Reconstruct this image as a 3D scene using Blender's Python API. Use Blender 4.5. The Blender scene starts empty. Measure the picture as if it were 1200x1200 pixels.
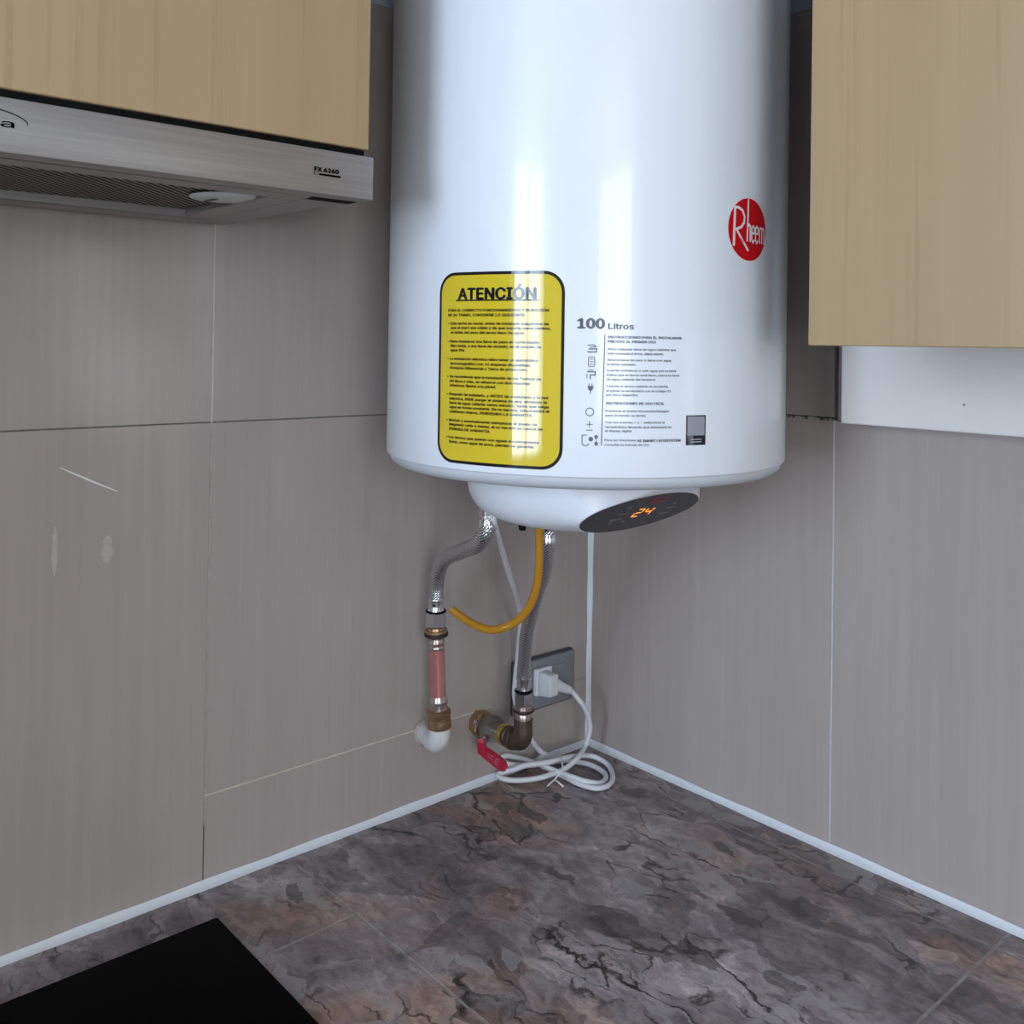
import bpy, bmesh, math, random
from mathutils import Vector, Matrix
random.seed(7)
sc = bpy.context.scene
COL = sc.collection
PI = math.pi

# ------------------------------------------------------------------ camera, world, light
FPX, CY = 1133.6753, 390.9517           # focal length and height of the optical axis in a 1200 px frame
CAM = Vector((1.049696, -1.098994, 0.62))
yaw, pit, rol = 0.7240983, 0.0105148, 0.0154029
f = Vector((-math.cos(yaw)*math.cos(pit), math.sin(yaw)*math.cos(pit), math.sin(pit)))
r0 = f.cross(Vector((0, 0, 1))).normalized()
u0 = r0.cross(f)
r_ = math.cos(rol)*r0 + math.sin(rol)*u0
u_ = -math.sin(rol)*r0 + math.cos(rol)*u0
cd = bpy.data.cameras.new('camera')
cam = bpy.data.objects.new('camera', cd)
COL.objects.link(cam)
M = Matrix.Identity(4)
for i in range(3):
    M[i][0], M[i][1], M[i][2], M[i][3] = r_[i], u_[i], -f[i], CAM[i]
cam.matrix_world = M
cd.sensor_width = 36
cd.lens = FPX/1200*36
cd.shift_y = (CY-600)/1200
cd.clip_start = .02
sc.camera = cam

sc.view_settings.view_transform = 'Standard'
sc.view_settings.look = 'None'
sc.view_settings.gamma = 1
sc.view_settings.use_curve_mapping = False
sc.view_settings.exposure = 0.14
w = bpy.data.worlds.new('daylight'); sc.world = w
w.use_nodes = True
w.node_tree.nodes['Background'].inputs[0].default_value = (.62, .75, 1, 1)
w.node_tree.nodes['Background'].inputs[1].default_value = 1.0


def area(name, loc, target, sx, sy, power, col):
    d = bpy.data.lights.new(name, 'AREA')
    d.shape = 'RECTANGLE'; d.size = sx; d.size_y = sy; d.energy = power; d.color = col
    o = bpy.data.objects.new(name, d); COL.objects.link(o)
    o.location = loc
    o.rotation_euler = (Vector(target)-Vector(loc)).to_track_quat('-Z', 'Z').to_euler()
    return o


ROOM_X, ROOM_Y, FLOOR, CEIL = 3.3, -3.0, -.9, 1.5
# windows of the kitchen, all behind or beside the photographer
WIN_FRONT = (.55, 1.4, .18, 1.3)          # x0 x1 z0 z1 in the wall y = ROOM_Y
WIN_BACK = (-2.85, -1.45, .22, 1.4)        # y0 y1 z0 z1 in the wall x = ROOM_X
WIN_SINK = (1.75, 2.7, .32, 1.05)         # x0 x1 z0 z1 in the wall y = 0


def win_light(name, axis, pos, h, inward, power, col):
    a, b, c, d = h
    if axis == 'y':
        p = Vector(((a+b)/2, pos, (c+d)/2)); q = p+Vector((0, inward, 0))
    else:
        p = Vector((pos, (a+b)/2, (c+d)/2)); q = p+Vector((inward, 0, 0))
    area(name, p, q, b-a, d-c, power, col)


win_light('window_daylight', 'y', ROOM_Y-.03, WIN_FRONT, 1, 43, (.62, .78, 1))
win_light('patio_daylight', 'x', ROOM_X+.03, WIN_BACK, -1, 42, (.90, .94, 1))
win_light('sink_window_daylight', 'y', .03, WIN_SINK, -1, 5, (.92, 1, .97))


# ------------------------------------------------------------------ materials
def nt(name):
    m = bpy.data.materials.new(name); m.use_nodes = True
    t = m.node_tree
    return m, t, t.nodes['Principled BSDF']


def mat(name, col, rough=.5, metal=0, spec=.5, emit=None, es=1, coat=0, trans=0, sss=0):
    m, t, b = nt(name)
    b.inputs['Base Color'].default_value = (*col, 1)
    b.inputs['Roughness'].default_value = rough
    b.inputs['Metallic'].default_value = metal
    b.inputs['Specular IOR Level'].default_value = spec
    b.inputs['Coat Weight'].default_value = coat
    b.inputs['Transmission Weight'].default_value = trans
    if emit:
        b.inputs['Emission Color'].default_value = (*emit, 1)
        b.inputs['Emission Strength'].default_value = es
    return m


def ramp(t, stops, fac):
    n = t.nodes.new('ShaderNodeValToRGB')
    e = n.color_ramp.elements
    while len(e) < len(stops):
        e.new(.5)
    for k, (p, c) in zip(e, stops):
        k.position = p; k.color = (*c, 1)
    t.links.new(fac, n.inputs[0])
    return n


def coords(t, scale=(1, 1, 1), rot=(0, 0, 0), kind='Object', loc=(0, 0, 0)):
    tc = t.nodes.new('ShaderNodeTexCoord')
    mp = t.nodes.new('ShaderNodeMapping')
    mp.inputs['Scale'].default_value = scale
    mp.inputs['Rotation'].default_value = rot
    mp.inputs['Location'].default_value = loc
    t.links.new(tc.outputs[kind], mp.inputs[0])
    return mp.outputs[0]


def noise(t, vec, scale, detail=4, rough=.5, dist=0):
    n = t.nodes.new('ShaderNodeTexNoise')
    n.inputs['Scale'].default_value = scale
    n.inputs['Detail'].default_value = detail
    n.inputs['Roughness'].default_value = rough
    n.inputs['Distortion'].default_value = dist
    t.links.new(vec, n.inputs['Vector'])
    return n


def mix(t, a, b, fac, mode='MIX'):
    n = t.nodes.new('ShaderNodeMix'); n.data_type = 'RGBA'; n.blend_type = mode
    for s, v in ((n.inputs['Factor'], fac), (n.inputs['A'], a), (n.inputs['B'], b)):
        if isinstance(v, (int, float)):
            s.default_value = v
        elif isinstance(v, tuple):
            s.default_value = (*v, 1)
        else:
            t.links.new(v, s)
    return n.outputs['Result']


def bump(t, b, h, strength, dist=.001):
    n = t.nodes.new('ShaderNodeBump')
    n.inputs['Strength'].default_value = strength
    n.inputs['Distance'].default_value = dist
    t.links.new(h, n.inputs['Height'])
    t.links.new(n.outputs[0], b.inputs['Normal'])


def m_wall_tile():
    m, t, b = nt('taupe_wall_tile')
    n1 = noise(t, coords(t, (90, 90, 3.0)), 1, 5, .6)
    n2 = noise(t, coords(t, (7, 7, 1.6)), 1, 4, .55)
    c1 = ramp(t, [(.15, (.435, .376, .342)), (.85, (.51, .444, .406))], n2.outputs['Fac'])
    c2 = ramp(t, [(.3, (.91, .91, .91)), (.7, (1, 1, 1))], n1.outputs['Fac'])
    t.links.new(mix(t, c1.outputs[0], c2.outputs[0], 1.0, 'MULTIPLY'), b.inputs['Base Color'])
    rr = ramp(t, [(.0, (.12,)*3), (1, (.26,)*3)], n2.outputs['Fac'])
    t.links.new(rr.outputs[0], b.inputs['Roughness'])
    bump(t, b, n1.outputs['Fac'], .12, .0006)
    return m


def m_marble():
    m, t, b = nt('brown_marble_tile')
    base = coords(t, (1, 1, 1))

    def warped(scale, amt, detail=3):
        wn = noise(t, base, scale, detail, .55)
        sv = t.nodes.new('ShaderNodeVectorMath'); sv.operation = 'SCALE'; sv.inputs['Scale'].default_value = amt
        t.links.new(wn.outputs['Color'], sv.inputs[0])
        av = t.nodes.new('ShaderNodeVectorMath'); av.operation = 'ADD'
        t.links.new(base, av.inputs[0]); t.links.new(sv.outputs[0], av.inputs[1])
        return av.outputs[0]

    def vor(vec, scale, feature='F1'):
        v = t.nodes.new('ShaderNodeTexVoronoi'); v.feature = feature; v.inputs['Scale'].default_value = scale
        t.links.new(vec, v.inputs['Vector'])
        return v
    wa = warped(9, .10); wb0 = warped(20, .06, 5)
    mp = t.nodes.new('ShaderNodeMapping'); mp.inputs['Rotation'].default_value = (0, 0, .75); mp.inputs['Scale'].default_value = (.55, 1.5, 1)
    t.links.new(wb0, mp.inputs[0]); wb = mp.outputs[0]
    big = noise(t, wa, 7.5, 8, .64, .35)
    c1 = ramp(t, [(.3, (.085, .075, .08)), (.42, (.17, .148, .152)), (.52, (.235, .208, .207)), (.62, (.30, .272, .268)), (.76, (.44, .41, .405))], big.outputs['Fac'])
    # rusty brown clouds
    rn = noise(t, base, 3.4, 6, .62, .6)
    rr = ramp(t, [(.49, (0, 0, 0)), (.62, (.9, .9, .9))], rn.outputs['Fac'])
    rust = mix(t, c1.outputs[0], (.285, .195, .152), rr.outputs[0])
    # angular flakes at three sizes
    c2 = rust
    for vec, s, lo, hi, k in ((wa, 7, .66, 1.3, .8), (wb, 19, .6, 1.36, .75), (wb, 48, .7, 1.3, .6)):
        fl = ramp(t, [(.1, (lo, lo, lo*1.02)), (.9, (hi, hi*.98, hi*.97))], vor(vec, s).outputs['Color'])
        c2 = mix(t, c2, fl.outputs[0], k, 'MULTIPLY')
    fine = ramp(t, [(.36, (.62, .62, .64)), (.64, (1.36, 1.34, 1.33))], noise(t, wb, 70, 8, .7, .4).outputs['Fac'])
    c2 = mix(t, c2, fine.outputs[0], .8, 'MULTIPLY')
    c2 = mix(t, c2, (1.32, 1.3, 1.33), 1.0, 'MULTIPLY')
    chip = ramp(t, [(.80, (0, 0, 0)), (.82, (.45, .45, .45))], vor(wb, 34).outputs['Color'])
    c2 = mix(t, c2, (.46, .43, .425), chip.outputs[0])
    dark = ramp(t, [(.13, (.6, .6, .6)), (.15, (0, 0, 0))], vor(wb, 41).outputs['Color'])
    c2 = mix(t, c2, (.05, .044, .046), dark.outputs[0])
    # dark cracks along broken cell borders
    g1 = ramp(t, [(.53, (0, 0, 0)), (.60, (1, 1, 1))], noise(t, base, 8, 3, .5).outputs['Fac'])
    k1 = ramp(t, [(.0, (1, 1, 1)), (.006, (.9, .9, .9)), (.02, (0, 0, 0))], vor(wb, 5.2, 'DISTANCE_TO_EDGE').outputs['Distance'])
    c3 = mix(t, c2, (.022, .018, .02), mix(t, k1.outputs[0], g1.outputs[0], 1.0, 'MULTIPLY'))
    g3 = ramp(t, [(.54, (0, 0, 0)), (.60, (1, 1, 1))], noise(t, base, 13, 3, .5, .5).outputs['Fac'])
    k3 = ramp(t, [(.0, (.9, .9, .9)), (.02, (.7, .7, .7)), (.045, (0, 0, 0))], vor(wb, 19, 'DISTANCE_TO_EDGE').outputs['Distance'])
    c3 = mix(t, c3, (.04, .034, .036), mix(t, k3.outputs[0], g3.outputs[0], 1.0, 'MULTIPLY'))
    # pale chips and veins
    g2 = ramp(t, [(.53, (0, 0, 0)), (.64, (1, 1, 1))], noise(t, base, 6, 3, .5, 0).outputs['Fac'])
    k2 = ramp(t, [(.0, (.6, .6, .6)), (.03, (.5, .5, .5)), (.05, (0, 0, 0))], vor(wb, 12, 'DISTANCE_TO_EDGE').outputs['Distance'])
    c4 = mix(t, c3, (.46, .43, .42), mix(t, k2.outputs[0], g2.outputs[0], 1.0, 'MULTIPLY'))
    t.links.new(c4, b.inputs['Base Color'])
    b.inputs['Roughness'].default_value = .3
    return m


def m_wood(name, a, b_, c):
    m, t, b = nt(name)
    n1 = noise(t, coords(t, (70, 70, 1.2)), 1, 6, .65)
    n2 = noise(t, coords(t, (9, 9, .35)), 1, 5, .5, .3)
    c1 = ramp(t, [(.3, a), (.5, b_), (.7, c)], n2.outputs['Fac'])
    c2 = ramp(t, [(.3, (.8, .77, .72)), (.45, (1, 1, 1))], n1.outputs['Fac'])
    cc = mix(t, c1.outputs[0], c2.outputs[0], .8, 'MULTIPLY')
    n3 = noise(t, coords(t, (26, 26, .8)), 1, 2, .4)
    streak = ramp(t, [(.27, (.62, .55, .46)), (.31, (1, 1, 1))], n3.outputs['Fac'])
    t.links.new(mix(t, cc, streak.outputs[0], .7, 'MULTIPLY'), b.inputs['Base Color'])
    b.inputs['Roughness'].default_value = .45
    bump(t, b, n1.outputs['Fac'], .1, .0005)
    return m


def m_steel():
    m, t, b = nt('brushed_steel')
    n1 = noise(t, coords(t, (400, 6, 400)), 1, 4, .6)
    c = ramp(t, [(.3, (.36, .335, .325)), (.7, (.43, .405, .395))], n1.outputs['Fac'])
    t.links.new(c.outputs[0], b.inputs['Base Color'])
    b.inputs['Metallic'].default_value = .9
    b.inputs['Roughness'].default_value = .45
    return m


def m_braid():
    m, t, b = nt('braided_steel')
    def wave(ang):
        mp = coords(t, (1, 1, 1), (0, 0, ang), 'UV')
        n = t.nodes.new('ShaderNodeTexWave'); n.inputs['Scale'].default_value = 120
        t.links.new(mp, n.inputs['Vector'])
        return n.outputs['Fac']
    h = mix(t, wave(.8), wave(-.8), .5, 'DARKEN')
    c = ramp(t, [(.05, (.22, .22, .225)), (.6, (.88, .88, .9))], h)
    t.links.new(c.outputs[0], b.inputs['Base Color'])
    b.inputs['Metallic'].default_value = .95
    b.inputs['Roughness'].default_value = .22
    bump(t, b, h, .55, .0008)
    return m


def m_worn(name, a, b_, scale, rough, metal):
    m, t, b = nt(name)
    n = noise(t, coords(t), scale, 6, .65)
    c = ramp(t, [(.35, a), (.65, b_)], n.outputs['Fac'])
    t.links.new(c.outputs[0], b.inputs['Base Color'])
    b.inputs['Metallic'].default_value = metal
    b.inputs['Roughness'].default_value = rough
    return m


TILE = m_wall_tile()
MARBLE = m_marble()
WOOD_L = m_wood('light_oak_laminate', (.39, .27, .140), (.44, .308, .166), (.405, .28, .148))
STEEL = m_steel()
BRAID = m_braid()
CHROME = mat('chrome', (.72, .72, .73), .18, 1)
ENAMEL = mat('white_enamel', (.83, .86, .90), .28, 0, .5, coat=.35)
ENAMEL.node_tree.nodes['Principled BSDF'].inputs['Coat Roughness'].default_value = .06
CAPWHITE = mat('white_plastic_cover', (.82, .85, .885), .33)
RIMGREY = mat('grey_enamel_rim', (.62, .64, .67), .4)
YELLOW = mat('yellow_vinyl', (.70, .53, .03), .05, 0, .6)
INK = mat('black_ink', (.012, .012, .014), .06)
INKGREY = mat('grey_ink', (.11, .12, .15), .35)
INKBROWN = mat('brown_ink', (.045, .028, .010), .06)
RED = mat('red_print', (.62, .008, .012), .25)
PRINTWHITE = mat('white_print', (.86, .80, .80), .3)
PANEL = mat('dark_display_glass', (.016, .017, .023), .3, 0, .3)
ORANGE = mat('orange_digits', (.9, .35, .05), .4, emit=(1, .32, .03), es=1.1)
PANELTEXT = mat('pale_panel_print', (.5, .52, .56), .4)
PANELRED = mat('dim_red_panel_print', (.62, .07, .12), .4)
AMBER, t_, b_ = nt('amber_tube')
b_.inputs['Base Color'].default_value = (.62, .29, .022, 1)
b_.inputs['Roughness'].default_value = .15
b_.inputs['Transmission Weight'].default_value = .25
b_.inputs['Subsurface Weight'].default_value = .2
AMBERDARK = mat('dark_tube_bore', (.05, .02, .005), .6)
COPPER = m_worn('reddish_copper', (.60, .21, .19), (.68, .30, .27), 40, .28, .5)
COPPER.node_tree.nodes['Principled BSDF'].inputs['Roughness'].default_value = .3
BRASS = m_worn('dull_brass', (.36, .22, .12), (.56, .38, .22), 60, .32, .85)
BRASSY = m_worn('yellow_brass', (.55, .42, .12), (.68, .55, .2), 90, .3, .85)
BRONZE = m_worn('dark_bronze', (.10, .072, .055), (.165, .12, .09), 70, .4, .7)
NICKEL = m_worn('worn_nickel', (.24, .225, .19), (.42, .39, .34), 60, .28, .9)
SOLDER = m_worn('soldered_joint', (.40, .34, .30), (.6, .52, .46), 90, .3, .9)
RUBBER = mat('dark_red_seal', (.035, .012, .012), .6)
BLACK = mat('black_plastic_or_gap_shade', (.006, .006, .006), .8, 0, .1)
HANDLE = mat('red_vinyl_handle', (.50, .012, .045), .35)
HANDLEMARK = mat('pale_red_mark', (.62, .22, .26), .5)
PVC = m_worn('white_pvc', (.70, .69, .66), (.78, .77, .75), 50, .4, 0)
PUTTY = m_worn('dried_putty', (.30, .24, .18), (.55, .48, .4), 120, .85, 0)
CORD = mat('white_cord', (.78, .79, .80), .42)
TIE = mat('white_twist_tie', (.85, .86, .88), .35)
SOCKET = mat('grey_socket_plate', (.27, .29, .30), .28, .3)
SOCKETDARK = mat('dark_socket_edge', (.07, .074, .078), .4, .2)
BEAD = mat('white_silicone', (.80, .83, .86), .4)
WHITEBOARD = m_worn('white_melamine', (.86, .82, .765), (.89, .85, .795), 8, .45, 0)
GLASSBLACK = mat('black_hob_glass', (.0025, .0025, .003), .5, 0, .02)
MORTAR = m_worn('grey_mortar', (.10, .095, .09), (.17, .16, .15), 80, .9, 0)
GROUTWHITE = m_worn('white_grout', (.55, .54, .53), (.68, .67, .66), 60, .8, 0)
GROUTTAN = m_worn('tan_grout', (.56, .48, .39), (.70, .63, .54), 40, .85, 0)
GROUTGREY = m_worn('grey_grout', (.36, .32, .29), (.50, .46, .43), 60, .85, 0)
PAINT = mat('cream_wall_paint', (.46, .45, .43), .8)
BLUEPAINT = mat('pale_blue_grey_paint', (.5, .55, .62), .8)
CEILP = mat('white_ceiling_paint', (.75, .75, .74), .9)
FLOORM = m_worn('beige_floor_tile', (.38, .34, .3), (.45, .41, .37), 4, .5, 0)
FILTER = mat('aluminium_mesh', (.28, .26, .23), .4, .8)
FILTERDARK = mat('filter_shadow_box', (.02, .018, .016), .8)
LENS = mat('frosted_lamp_cover', (.62, .61, .6), .35)
CARCASS = mat('brown_carcass_board', (.16, .11, .07), .6)
FRAMEW = mat('white_window_frame', (.75, .75, .75), .5)


# ------------------------------------------------------------------ helpers
def wloc(o):
    v = Vector((0, 0, 0))
    while o:
        v = v+Vector(o.location); o = o.parent
    return v


def obj(name, bm, m, parent=None, smooth=False, loc=None):
    """link a bmesh given in world coordinates; origin at the parent's (or loc)"""
    org = wloc(parent) if parent else Vector(loc or (0, 0, 0))
    bmesh.ops.translate(bm, verts=bm.verts, vec=-org)
    me = bpy.data.meshes.new(name); bm.to_mesh(me); bm.free()
    if smooth:
        for p in me.polygons:
            p.use_smooth = True
        if smooth != 'all':
            me.set_sharp_from_angle(angle=math.radians(smooth if smooth is not True else 35))
    ms = m if isinstance(m, (list, tuple)) else [m]
    for x in ms:
        me.materials.append(x)
    o = bpy.data.objects.new(name, me); COL.objects.link(o)
    if parent:
        o.parent = parent
    else:
        o.location = org
    return o


def tag(o, label=None, cat=None, group=None, kind=None):
    for k, v in (('label', label), ('category', cat), ('group', group), ('kind', kind)):
        if v:
            o[k] = v
    return o


def thing(name, loc, label, cat, group=None):
    o = bpy.data.objects.new(name, None); COL.objects.link(o)
    o.location = loc; o.empty_display_size = .05
    return tag(o, label, cat, group)


def box(bm, lo, hi, bev=0, seg=2):
    lo, hi = Vector(lo), Vector(hi)
    ret = bmesh.ops.create_cube(bm, size=1)
    vs = ret['verts']
    for v in vs:
        v.co = Vector((lo[i]+(v.co[i]+.5)*(hi[i]-lo[i]) for i in range(3)))
    if bev:
        es = list({e for v in vs for e in v.link_edges})
        bmesh.ops.bevel(bm, geom=es, offset=bev, segments=seg, affect='EDGES', profile=.5)
    return bm


def bx(lo, hi, bev=0, seg=2):
    return box(bmesh.new(), lo, hi, bev, seg)


def frame(d):
    d = Vector(d).normalized()
    a = Vector((0, 0, 1)) if abs(d.z) < .9 else Vector((1, 0, 0))
    e1 = d.cross(a).normalized()
    return e1, d.cross(e1), d


def rev(bm, org, axis, prof, n=32, phase=0):
    """surface of revolution: prof = [(s along axis, radius)]"""
    e1, e2, d = frame(axis)
    org = Vector(org); rings = []
    for s, r in prof:
        if r < 1e-6:
            rings.append([bm.verts.new(org+d*s)])
        else:
            rings.append([bm.verts.new(org+d*s+(e1*math.cos(phase+2*PI*k/n)+e2*math.sin(phase+2*PI*k/n))*r) for k in range(n)])
    for a, b in zip(rings, rings[1:]):
        for k in range(n):
            k2 = (k+1) % n
            if len(a) == 1 and len(b) == 1:
                continue
            if len(a) == 1:
                bm.faces.new((a[0], b[k2], b[k]))
            elif len(b) == 1:
                bm.faces.new((a[k], a[k2], b[0]))
            else:
                bm.faces.new((a[k], a[k2], b[k2], b[k]))
    bmesh.ops.recalc_face_normals(bm, faces=bm.faces)
    return bm


def solid(bm, org, axis, prof, n=32, phase=0):
    return rev(bm, org, axis, [(prof[0][0], 0)]+list(prof)+[(prof[-1][0], 0)], n, phase)


def catmull(pts, sub=8):
    P = [Vector(p) for p in pts]
    P = [P[0]*2-P[1]]+P+[P[-1]*2-P[-2]]
    out = []
    for i in range(1, len(P)-2):
        a, b, c, d = P[i-1:i+3]
        for k in range(sub):
            t = k/sub
            out.append(.5*((2*b)+(c-a)*t+(2*a-5*b+4*c-d)*t*t+(3*b-a-3*c+d)*t**3))
    out.append(P[-2])
    return out


def tube(bm, pts, r, n=14, sub=8, smooth=True, cap=True):
    P = catmull(pts, sub) if smooth else [Vector(p) for p in pts]
    uv = bm.loops.layers.uv.verify()
    T = [(P[min(i+1, len(P)-1)]-P[max(i-1, 0)]).normalized() for i in range(len(P))]
    e1 = frame(T[0])[0]
    rings, L = [], [0]
    for i, p in enumerate(P):
        e1 = (e1-T[i]*e1.dot(T[i])).normalized()
        e2 = T[i].cross(e1)
        rr = r(i/(len(P)-1)) if callable(r) else r
        rings.append([bm.verts.new(p+(e1*math.cos(2*PI*k/n)+e2*math.sin(2*PI*k/n))*rr) for k in range(n)])
        if i:
            L.append(L[-1]+(P[i]-P[i-1]).length)
    rad = r(.5) if callable(r) else r
    for i in range(len(P)-1):
        for k in range(n):
            k2 = (k+1) % n
            fc = bm.faces.new((rings[i][k], rings[i][k2], rings[i+1][k2], rings[i+1][k]))
            for lp, (uu, vv) in zip(fc.loops, ((k, L[i]), (k+1, L[i]), (k+1, L[i+1]), (k, L[i+1]))):
                lp[uv].uv = (uu/n*2*PI*rad, vv)
    if cap:
        bm.faces.new(rings[0]); bm.faces.new(rings[-1])
    bmesh.ops.recalc_face_normals(bm, faces=bm.faces)
    return bm


def stroke(bm, pts, wd, closed=False, z=0.0):
    """flat ribbon of width wd along 2-D points"""
    n = len(pts); L, Rr = [], []
    for i, p in enumerate(pts):
        p = Vector(p)
        a = Vector(pts[(i-1) % n]) if (closed or i) else p
        c = Vector(pts[(i+1) % n]) if (closed or i < n-1) else p
        d1 = (p-a); d2 = (c-p)
        d1 = d1.normalized() if d1.length > 1e-9 else d2.normalized()
        d2 = d2.normalized() if d2.length > 1e-9 else d1
        t = (d1+d2); t = t.normalized() if t.length > 1e-6 else d1
        nrm = Vector((-t.y, t.x)); k = wd/2/max(.4, nrm.dot(Vector((-d1.y, d1.x))))
        q = p+nrm*k; s = p-nrm*k
        L.append(bm.verts.new((q.x, q.y, z))); Rr.append(bm.verts.new((s.x, s.y, z)))
    for i in range(n if closed else n-1):
        j = (i+1) % n
        bm.faces.new((Rr[i], Rr[j], L[j], L[i]))
    return bm


def arc(cx, cy, rx, ry, a0, a1, n=16):
    return [(cx+rx*math.cos(math.radians(a0+(a1-a0)*k/n)), cy+ry*math.sin(math.radians(a0+(a1-a0)*k/n))) for k in range(n+1)]


FONT = None
try:       # the sans serif that comes with Blender itself; else its built-in default
    import os
    FONT = bpy.data.fonts.load(os.path.join(bpy.utils.system_resource('DATAFILES'), 'fonts', 'Inter.woff2'))
except Exception:
    FONT = None


def text_bm(bm, s, x0, x1, yc, cap, bold=0.0, res=2, align_base=False, fit=True):
    """flat lettering between x0 and x1, capital height cap, centred on height yc"""
    cu = bpy.data.curves.new('lettering', 'FONT')
    if FONT:
        cu.font = FONT
    cu.body = s; cu.size = 1; cu.resolution_u = res
    o = bpy.data.objects.new('lettering', cu); COL.objects.link(o)
    bpy.context.view_layer.update()
    dg = bpy.context.evaluated_depsgraph_get()
    me = bpy.data.meshes.new_from_object(o.evaluated_get(dg))
    bpy.data.objects.remove(o); bpy.data.curves.remove(cu)
    if me.vertices:
        xs = [v.co.x for v in me.vertices]
        mn, mx = min(xs), max(xs)
        sy = cap/.727
        sx = (x1-x0)/(mx-mn) if fit else sy
        for v in me.vertices:
            v.co = Vector((x0+(v.co.x-mn)*sx, yc-(0 if align_base else cap/2)+v.co.y*sy, 0))
        base_co = [v.co.copy() for v in me.vertices]
        b_ = bold*cap
        for dx, dy in (((-b_, 0), (0, b_*.6), (b_, 0), (0, -b_*.6)) if bold else ((0, 0),)):
            for v, c in zip(me.vertices, base_co):
                v.co = c+Vector((dx, dy, 0))
            bm.from_mesh(me)
    bpy.data.meshes.remove(me)
    return bm


def map_bm(bm, fn):
    for v in bm.verts:
        v.co = fn(v.co.x, v.co.y, v.co.z)
    return bm


# ------------------------------------------------------------------ the room
def slab(name, lo, hi, m):
    o = obj(name, bx(lo, hi), m); o['kind'] = 'structure'; return o


slab('floor', (-.12, ROOM_Y-.12, FLOOR-.1), (ROOM_X+.12, .12, FLOOR), FLOORM)
slab('ceiling', (-.12, ROOM_Y-.12, CEIL), (ROOM_X+.12, .12, CEIL+.1), CEILP)


def wall_with_hole(name, axis, pos, out, a0, a1, hole, m):
    h0, h1, z0, z1 = hole
    bm = bmesh.new()
    for (p, q, zz0, zz1) in ((a0, h0, FLOOR, CEIL), (h1, a1, FLOOR, CEIL), (h0, h1, FLOOR, z0), (h0, h1, z1, CEIL)):
        if axis == 'y':
            box(bm, (p, min(pos, out), zz0), (q, max(pos, out), zz1))
        else:
            box(bm, (min(pos, out), p, zz0), (max(pos, out), q, zz1))
    o = obj(name, bm, m); o['kind'] = 'structure'
    return o


wall_with_hole('wall_front', 'y', ROOM_Y, ROOM_Y-.12, -.12, ROOM_X+.12, WIN_FRONT, PAINT)
wall_with_hole('wall_back', 'x', ROOM_X, ROOM_X+.12, ROOM_Y, .0, WIN_BACK, PAINT)


def window(name, axis, pos, hole, mull):
    h0, h1, z0, z1 = hole; bm = bmesh.new(); wd = .045
    bars = [(h0, h0+wd, z0, z1), (h1-wd, h1, z0, z1), (h0, h1, z0, z0+wd), (h0, h1, z1-wd, z1)]
    bars += [(h0+(h1-h0)*k-wd/2, h0+(h1-h0)*k+wd/2, z0, z1) for k in mull]
    for a, b, c, d in bars:
        if axis == 'y':
            box(bm, (a, pos, c), (b, pos+.03, d), .004, 1)
        else:
            box(bm, (pos-.03, a, c), (pos, b, d), .004, 1)
    o = obj(name, bm, FRAMEW); o['kind'] = 'structure'


window('window_1', 'y', ROOM_Y+.004, WIN_FRONT, (.5,))
window('window_2', 'x', ROOM_X-.004, WIN_BACK, (.5,))
window('window_3', 'y', -.012, WIN_SINK, (.62,))

TH = .006     # tile thickness
wl = slab('wall_left', (-.12, ROOM_Y, FLOOR), (-TH, .12, CEIL), MORTAR)
wr = wall_with_hole('wall_right', 'y', TH, .12, -TH, ROOM_X+.12, WIN_SINK, MORTAR)
G = .0007     # half joint width
YJ, ZA, ZB, ZC = -.6243, .103, .5255, 1.055


def ltile(y0, y1, z0, z1, m=TILE):
    obj('tile', bx((-TH, y0+G, z0+G), (0, y1-G, z1-G), .0005, 1), m, wl)


ltile(YJ, 0, -.02, ZA); ltile(YJ, 0, ZA, ZB); ltile(YJ, 0, ZB, ZC)
ltile(YJ-.624, YJ, -.32, ZB); ltile(YJ-.624, YJ, ZB, ZC)
ltile(YJ-1.248, YJ-.624, -.32, ZB); ltile(YJ-1.248, YJ-.624, ZB, ZC)
obj('grout', bx((-TH, YJ+.001, ZA-.0010), (.0001, -.2, ZA+.0010)), GROUTTAN, wl)
obj('grout', bx((-TH, -.2, ZA-G), (-.0002, -.004, ZA+G)), GROUTGREY, wl)
obj('grout', bx((-TH, YJ-G, .07), (-.0003, YJ+G, ZB)), GROUTGREY, wl)
obj('grout', bx((-TH, YJ-G, ZB), (-.0005, YJ+G, .9)), GROUTTAN, wl)
obj('grout', bx((-TH, -1.4, ZB-G), (-.0008, -.004, ZB+G)), MORTAR, wl)
obj('plaster', bx((-TH, ROOM_Y, ZC), (-.001, 0, CEIL)), BLUEPAINT, wl)
obj('plaster', bx((-TH, ROOM_Y, FLOOR), (-.001, YJ-1.248, ZC)), PAINT, wl)
XJ, ZR = .4148, .531


def rtile(x0, x1, z0, z1, gl=G, gr=G, gb=G):
    obj('tile', bx((x0+gl, 0, z0+gb), (x1-gr, TH, z1-G), .0005, 1), TILE, wr)


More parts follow.
